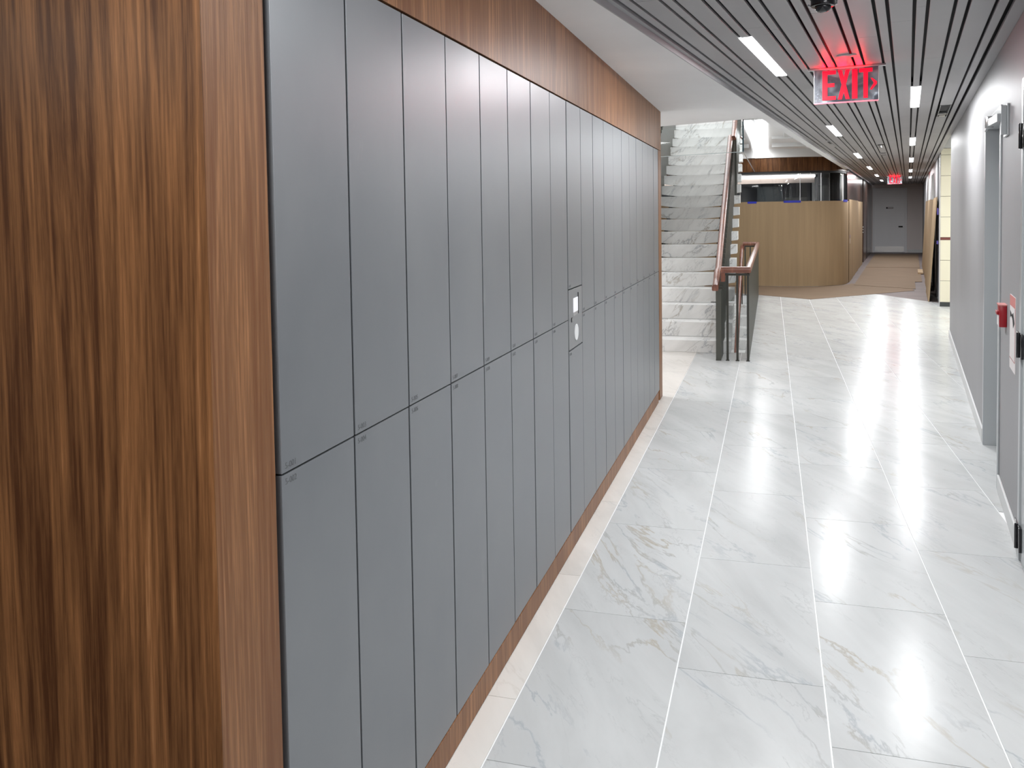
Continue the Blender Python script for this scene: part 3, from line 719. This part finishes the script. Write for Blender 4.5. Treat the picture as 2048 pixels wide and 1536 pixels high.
# inside the room
struct('wall_room_back', MB().box(-4.0, 1.75, 24.2, 24.3, 0, 3.05), mat('slate room wall', (0.17, 0.18, 0.215), 0.4))
struct('ceiling', MB().box(-4.0, 1.75, 20.95, 24.3, 2.56, 2.60), mat('room ceiling', (0.35, 0.35, 0.36), 0.6))
struct('trim_6', MB().box(-3.6, 1.02, 21.6, 21.75, 2.36, 2.555), mat('pale blush bulkhead', (0.80, 0.68, 0.62), 0.5))
hd = thing('cove_light', 'white lit strip along the blush bulkhead inside the glazed room', 'light strip', (-1.2, 21.58, 2.52))
part('tube', MB().box(-3.6, 1.04, 21.57, 21.598, 2.50, 2.545), M['diffuser'], hd)
area('lamp', (0, -0.2, -0.05), 3.2, 0.1, 5, (1, 0.96, 0.92), (0.5, 0, 0), parent=hd)
struct('wall_room_partition', MB().box(1.03, 1.10, 21.55, 24.2, 0, 2.555), mat('partition black', (0.02, 0.021, 0.024), 0.2))
struct('wall_room_partition', MB().box(0.96, 1.02, 21.56, 21.64, 0, 2.36), M['white_paint'])
single('wall_display', MB().box(0.35, 0.90, 22.6, 22.66, 1.55, 2.02), M['black_gloss'], 'black display top edge behind glass above middle blue tape', 'display', (0.6, 22.6, 1.5), bevel=0.006)
single('glass_board', MB().box(-0.35, 0.30, 23.4, 23.43, 0.0, 2.33), mat('pale blue glass board', (0.22, 0.27, 0.31), 0.12), 'pale blue grey board standing inside the glazed room', 'board', (0.0, 23.4, 0.0), bevel=0.004)
single('tall_panel', MB().prism([(1.475, 20.52), (1.60, 20.60), (1.595, 20.62), (1.47, 20.54)], 0.0, 2.51), M['white_paint'], 'tall pale grey upright panel behind the glass near the corridor corner', 'panel', (1.45, 20.8, 0.0), bevel=0.003)
single('grey_cabinet', MB().box(1.12, 1.38, 22.0, 22.5, 0, 2.3), mat('charcoal cabinet', (0.08, 0.085, 0.095), 0.25), 'charcoal gloss cabinet front seen through the right glass bay', 'cabinet', (1.25, 22.0, 0.0), bevel=0.004)

# cardboard on the curved wall
t = thing('cardboard_sheet', 'tall brown cardboard wrapped round the curved glazed wall', 'cardboard', (0.5, 19.7, 0.003), group=None)
part('sheet', curved(CWS[8:], 0.0, 0.012, 0.003, 1.895), M['card'], t, smooth=True)
part('sheet', curved(CWS[:9], 0.014, 0.026, 0.003, 1.885), M['card'], t, smooth=True)
for (a, b_), z in (((20, 23), 1.885), ((31, 36), 1.892), ((53, 57), 1.897)):
    seg = CWS[a:b_+1]
    part('tape', curved(seg, -0.004, -0.0005, z-0.028, z+0.020), M['tape'], t, label='blue tape on the top edge')
t = thing('cardboard_stack', 'pleated upright cardboard sheets lining the left of the far corridor', 'cardboard', (UL+0.03, 24.0, 0.003), uv=True)
for i, (a, b_, d, h) in enumerate([(20.93, 22.3, 0.050, 1.93), (21.4, 23.6, 0.036, 1.925), (22.2, 25.2, 0.024, 1.935), (23.5, 28.0, 0.010, 1.92)]):
    part('sheet', MB().box(UL+d-0.004, UL+d+0.004, a, b_, 0.003, h), M['card'], t, 0.001)
part('tape', MB().box(UL+0.0545, UL+0.056, 21.16, 21.22, 1.02, 1.10), M['tape'], t)
part('tape', MB().box(UL+0.0545, UL+0.057, 21.155, 21.20, 0.90, 1.015), M['paper'], t)
# cardboard leaning on the right wall
def lean(u0, u1, v0, v1, h, lab, thick=0.012):
    t = thing('leaning_cardboard', lab, 'cardboard', (u0, v0, 0.003), uv=True, group='cardboard sheets leaning on the right corridor wall')
    part('sheet', MB().prism([(u0, 0.003), (u0+thick, 0.003), (u1+thick*0.2, h), (u1-thick*0.8, h)], v0, v1, 'y'), M['card'], t, 0.001)
    part('edge', MB().prism([(u0-0.001, 0.003), (u0+thick+0.012, 0.003), (u1+thick*0.2, h+0.002), (u1-thick*0.8-0.001, h+0.002)], v0-0.006, v0-0.0005, 'y'), M['card_edge'], t)
    return t
t1 = lean(0.335, 0.478, 16.95, 18.9, 1.90, 'nearest brown cardboard sheet leaning beside the cream tiled wall end')
part('tape', MB().box(0.474, 0.500, 16.93, 16.944, 1.58, 1.70).box(0.470, 0.498, 16.93, 16.944, 1.05, 1.11), M['tape_violet'], t1)
lean(0.355, 0.475, 19.0, 21.3, 1.88, 'middle brown cardboard sheet leaning on the right corridor wall')
lean(0.375, 0.478, 21.4, 27.5, 1.90, 'farthest long brown cardboard sheet leaning on the right corridor wall')

# cardboard on the floor
def flat(name, poly, z, lab, uv=False):
    pts = [uv2w(*p)[:2] for p in poly] if uv else poly
    return single(name, MB().prism(pts, z, z+0.004), M['card_floor'], lab, 'cardboard', (pts[0][0], pts[0][1], z))
flat('floor_cardboard', [(-1.45, 18.55), (0.73, 16.84), (2.85, 18.92), (2.90, 19.7), (1.78, 20.55), (1.60, 20.15), (1.30, 19.86), (0.9, 19.66), (0.2, 19.60), (-1.45, 19.88)], 0.0005, 'front sheet of floor cardboard with its pointed corner on the marble')
flat('floor_cardboard', [(-1.10, 20.15), (0.15, 19.5), (0.15, 21.35), (0.30, 21.42), (0.31, 27.0), (-1.12, 27.0)], 0.006, 'middle sheet of floor cardboard running into the far corridor', True)
flat('floor_cardboard', [(-1.12, 26.4), (0.31, 26.4), (0.34, 34.3), (-1.12, 34.3)], 0.012, 'farthest sheet of floor cardboard before the grey door', True)
single('cardboard_scrap', MB().prism([uv2w(*p)[:2] for p in ((0.235, 23.9), (0.36, 23.9), (0.36, 25.2), (0.24, 25.2))], 0.011, 0.05), M['card_edge'], 'small pale cardboard block beside the leaning sheets', 'cardboard', uv2w(0.3, 24.5, 0.011))

# ------------------------------------------------------------------ stair
SY, SZ, SG, SR = 10.30, 0.145, 0.32, 0.1795
SX0, SX1 = -1.735, -0.462
def step(xa, xb, y0, zt, depth, gap, lower, name_parent, nm='step'):
    """marble tread block: its underside bellies down to the tread below in the middle, thinner at both ends"""
    n = 18; mb = MB(); top = []; bot = []
    for i in range(n+1):
        q = i/n; x = xa+(xb-xa)*q
        lift = 0
        if q < 0.30: lift = ((0.30-q)/0.30)**1.5*0.8
        if q > 0.52: lift = ((q-0.52)/0.48)**1.4
        top.append((x, zt)); bot.append((x, zt-SR+0.003+gap*lift))
    mb.prism(top+bot[::-1], y0, y0+depth, 'y')
    return part(nm, mb, M['marble_step'], name_parent, 0.0)
st = thing('staircase', 'marble staircase rising beyond the lockers', 'staircase', (-1.1, SY, 0))
for k in range(1, 21):
    zt = SZ+SR*(k-1); y0 = SY+SG*(k-1)
    if k == 1: part('step', MB().box(SX0, SX1, y0, y0+0.345, 0.0005, zt), M['marble_step'], st, 0.002)
    else: step(SX0, SX1, y0, zt, 0.345, (0.0, 0.0, 0.004, 0.018, 0.032)[min(k-1, 4)] if k < 5 else 0.056, zt-SR, st)
# raking steel strings under the steps
PT = SR/SG
def rake(x0, x1, y0, y1, h0, h1):
    f = lambda y: SZ+(y-SY)*PT
    return MB().prism([(y0, f(y0)+h0), (y1, f(y1)+h0), (y1, f(y1)+h1), (y0, f(y0)+h1)], x0, x1, 'x')
part('stringer', rake(-1.56, -1.50, SY+0.75, SY+6.2, -0.40, -0.20), M['dark_metal'], st)
part('stringer', rake(-0.76, -0.70, SY+0.75, SY+6.2, -0.40, -0.20), M['dark_metal'], st)
# right balustrade: dense flat pickets, wooden rail
RAILP = [(0.034*math.cos(a)*1.0, 0.040*math.sin(a)) for a in [2*PI*i/12+PI/12 for i in range(12)]]
RAILP = [(-0.030, -0.034), (0.030, -0.034), (0.036, -0.022), (0.036, 0.016), (0.026, 0.034), (0.010, 0.040), (-0.010, 0.040), (-0.026, 0.034), (-0.036, 0.016), (-0.036, -0.022)]
def nose(y): return SZ+(y-SY)*PT
bal = thing('stair_balustrade', 'olive metal balustrade with wooden rail on the right of the marble stairs', 'railing', (-0.6, 9.8, 0))
PME = MB().box(-0.029, 0.029, -0.026, 0.026, 0, 1.0).mesh('picket', M['picket'])
def picket(parent, x, y, z0, z1, me=PME, mat_=None):
    o = bpy.data.objects.new('picket', me); COL.objects.link(o); o.parent = parent
    og = ORG[parent.name]; o.location = (x-og[0], y-og[1], z0-og[2]); o.scale = (1, 1, z1-z0); return o
y = 9.80; i = 0
while y < 15.9:
    k = int((y-SY)/SG+1) if y >= SY else 0
    zb = 0.0005 if y < SY else SZ+SR*(k-1)+0.0005
    xx = -0.574 if y < 13.7 else -0.545
    zt = max(0.80, nose(y)+0.80)-0.03 if y > 9.95 else 0.80
    picket(bal, xx, y, zb, zt); y += 0.1067; i += 1
part('bottom_shoe', MB().box(-0.605, -0.565, 9.775, 9.83, 0.0004, 0.012), M['dark_metal'], bal)
hp = [(-0.605, 9.70, 0.835), (-0.605, 9.88, 0.865), (-0.605, 9.98, 0.905), (-0.605, 10.10, 0.985)] + [(-0.605, yy, nose(yy)+0.845) for yy in (10.3, 11.4, 12.5, 13.62)]
part('handrail', MB().sweep(hp, RAILP), M['walnut_rail'], bal, 0, True)
hp2 = [(-0.555, yy, nose(yy)+0.86) for yy in (13.55, 14.8, 16.0)]
part('handrail', MB().sweep(hp2, RAILP), M['walnut_rail'], bal, 0, True)
# left balustrade (seen above the lockers' end)
PML = MB().box(-0.012, 0.012, -0.050, 0.050, 0, 1.0).mesh('picket', M['picket'])
bl = thing('stair_balustrade', 'dark balustrade along the left edge of the upper marble stairs', 'railing', (-1.79, 12.0, nose(12.0)))
y = 12.0
while y < 16.0:
    k = int((y-SY)/SG+1); picket(bl, -1.715, y, SZ+SR*(k-1)+0.0005, nose(y)+0.86, PML); y += 0.1067
part('handrail', MB().sweep([(-1.80, yy, nose(yy)+0.88) for yy in (11.9, 14.0, 16.1)], RAILP), M['walnut_rail'], bl, 0, True)
part('side_plate', rake(-1.762, -1.745, 12.0, 16.1, -0.25, 0.85), M['picket'], bl)
# upper opening around the stair
op = MB()
op.box(-2.10, -2.00, 10.6, 17.6, 3.06, 5.2).box(-0.36, -0.26, 11.2, 17.6, 3.10, 5.2).box(-2.1, -0.26, 17.5, 17.6, 3.1, 5.2).box(-2.1, -0.26, 10.5, 10.6, 3.1, 5.2).box(-2.1, -0.26, 10.5, 17.6, 5.2, 5.25)
struct('wall_stair_opening', op, M['white_paint'])
# high ceiling of the hall beyond the soffit
hc = MB(); HZ = 3.06
hc.box(-6, -2.0, 8, 22, HZ, HZ+0.05); hc.box(-2.0, -0.36, 8, 10.6, HZ, HZ+0.05); hc.box(-2.0, -0.36, 17.5, 22, HZ, HZ+0.05); hc.box(-0.36, 3.3, 8, 22, HZ, HZ+0.05)
hall_c = struct('ceiling', hc, M['soffit'])
part('coffer_step', MB().box(0.02, 2.2, 16.2, 16.26, HZ-0.05, HZ-0.0005), M['white_paint'], hall_c, 0.002)
part('coffer_step', MB().box(0.02, 2.6, 17.9, 18.0, HZ-0.08, HZ-0.0005), M['white_paint'], hall_c, 0.002)
part('coffer_step', MB().box(0.22, 0.50, 14.0, 16.1, HZ-0.03, HZ-0.0005), M['white_paint'], hall_c, 0.002)
for i, (xa, xb) in enumerate(((-0.40, -0.27), (-0.20, -0.07))):
    t = thing('hall_light', ('left' if i == 0 else 'right')+' of two long lit white strips in the high ceiling beside the stairs', 'ceiling light', ((xa+xb)/2, 17.0, HZ), group='strip lights above the stair hall')
    part('diffuser', MB().box(xa+0.005, xb, 13.2, 20.3, HZ-0.020, HZ-0.0005), M['diffuser'], t)
    area('lamp', (0, 0, -0.05), 0.12, 6.5, 12, COOL, parent=t)
# outer walls of the hall
struct('wall_hall_left', MB().box(-6.0, -5.9, -4.6, 22, 0, 3.1), M['white_paint'])
struct('wall_hall_back', MB().box(-6.0, -3.3, 21.4, 21.5, 0, 3.1), M['white_paint'])

# stair well going down
wwm = MB()
x0, x1, y0, y1 = WELL
wwm.box(x0-0.08, x0-0.001, y0-0.08, y1, -3.6, -0.012).box(x1+0.001, x1+0.08, y0-0.08, y1, -3.6, -0.012).box(x0, x1, y0-0.08, y0-0.001, -3.6, -0.012).box(x0-0.08, x1+0.08, y0-0.08, y1, -3.7, -3.6)
struct('wall_stair_well', wwm, M['white_paint'])
ds = thing('staircase', 'marble steps descending below the landing, seen between railing posts', 'staircase', (-1.0, 17.6, 0))
for k in range(1, 17):
    zt = -SR*k; yb = 17.60-0.345*(k-1)
    part('step', MB().box(x0+0.03, -0.385, yb-0.36, yb-0.001, zt-SR+0.004, zt), M['marble_step'], ds, 0.002)
part('side_string', MB().prism([(17.6, -0.02), (17.6, -0.35), (11.9, -3.5), (11.4, -3.5), (11.4, -3.25), (16.9, -0.02)], -0.383, -0.345, 'x'), M['white_paint'], ds)
hr = thing('well_handrail', 'wooden handrail of the descending stairs rising inside the guard rail', 'handrail', (-0.56, 17.6, 0.9))
part('handrail', MB().sweep([(-0.56, 17.95, 0.97), (-0.56, 17.60, 0.955), (-0.56, 17.3, 0.83), (-0.56, 11.6, -2.12)], RAILP), M['walnut_rail'], hr, 0, True)
part('bracket', MB().cyl((-0.56, 17.5), 0.012, -0.18, 0.85, n=10).cyl((-0.56, 15.2), 0.012, -1.40, -0.32, n=10), M['dark_metal'], hr, 0, True)

# guard rail round the well
gd = thing('guard_rail', 'dark metal guard rail with wooden top around the stair well', 'railing', (-0.25, 9.8, 0))
GX, GY0, GY1, GT = -0.250, 9.80, 17.62, 1.045
for x in (-0.475, -0.366): picket(gd, x, GY0, 0.0005, GT-0.075, MB().box(-0.0125, 0.0125, -0.008, 0.008, 0, 1).mesh('picket', M['dark_metal']))
for x in (-0.475, -0.366, GX): part('foot', MB().box(x-0.02, x+0.02, GY0-0.02, GY0+0.02, 0.0003, 0.010), M['dark_metal'], gd)
PM2 = MB().box(-0.0125, 0.0125, -0.026, 0.026, 0, 1).mesh('picket', M['picket'])
picket(gd, GX, GY0, 0.0005, GT-0.075, MB().box(-0.0125, 0.0125, -0.019, 0.019, 0, 1).mesh('picket', M['dark_metal']))
y = GY0+0.1086
while y < GY1-0.02: picket(gd, GX, y, 0.0005, GT-0.075, PM2); y += 0.1086
for x in (-0.50, -0.40, -0.30): picket(gd, x, GY1, 0.0005, GT-0.075, PM2)
part('under_bar', MB().box(-0.53, GX+0.02, GY0-0.014, GY0+0.014, GT-0.075, GT-0.050).box(GX-0.014, GX+0.014, GY0+0.0145, GY1, GT-0.075, GT-0.050).box(-0.53, GX, GY1-0.014, GY1+0.014, GT-0.075, GT-0.050), M['dark_metal'], gd)
top = [(-0.545, GY0, GT-0.012), (GX, GY0, GT-0.012), (GX, GY1, GT-0.012), (-0.545, GY1, GT-0.012)]
part('handrail', MB().sweep(top, [(a*1.0, b*0.95) for a, b in RAILP]), M['walnut_rail'], gd, 0, True)
part('rail_return', MB().box(-0.545, -0.500, GY0-0.030, GY0+0.10, GT-0.145, GT-0.045), M['walnut_rail'], gd, 0.004)
part('rail_return', MB().box(-0.545, -0.510, GY1-0.03, GY1+0.05, GT-0.135, GT-0.045), M['walnut_rail'], gd, 0.004)

# glass smoke curtains hanging round the stair void
C = (-0.27, 8.95)
def gpanel(a, b, z0, z1, name, lab, edge_bottom=True, th=0.005):
    dx, dy = b[0]-a[0], b[1]-a[1]; L = math.hypot(dx, dy); nx, ny = -dy/L*th, dx/L*th
    q = [(a[0]-nx, a[1]-ny), (b[0]-nx, b[1]-ny), (b[0]+nx, b[1]+ny), (a[0]+nx, a[1]+ny)]
    t = thing(name, lab, 'glass panel', (a[0], a[1], z0))
    part('pane', MB().prism(q, z0+0.006, z1), M['glass'], t)
    part('bottom_edge', MB().prism(q, z0, z0+0.0058), M['glass_edge'], t)
    return t
g1 = gpanel((-3.0, C[1]+0.40*2.73), (C[0]-0.012, C[1]+0.005), 2.300, ZS-0.001, 'glass_smoke_curtain', 'clear glass panel hanging under the white ceiling edge in front of the stairs')
g2 = gpanel((C[0], C[1]+0.01), (-0.24, 13.6), 2.300, 3.055, 'glass_smoke_curtain', 'clear glass panel running back along the right side of the stairs')
part('corner_edge', MB().box(C[0]-0.009, C[0]+0.004, C[1]-0.004, C[1]+0.012, 2.301, ZS-0.001), M['glass_dark'], g1)
part('clamp', MB().sweep([(-0.45, 13.7, 2.86), (-0.33, 13.65, 2.70)], [(-0.012, -0.012), (0.012, -0.012), (0.012, 0.012), (-0.012, 0.012)]), M['steel'], g2)

# entry space behind the camera
struct('wall_back', MB().box(-6, 4, -4.9, -4.7, 0, 3.0), M['grey_wall'])
struct('floor', MB().box(-5.9, XL-0.004, -4.7, 1.285, -0.009, 0.001), mat('dark bounce plate', (0.035, 0.03, 0.028), 0.9))  # unseen dark plate added to cut floor bounce on the walnut panel
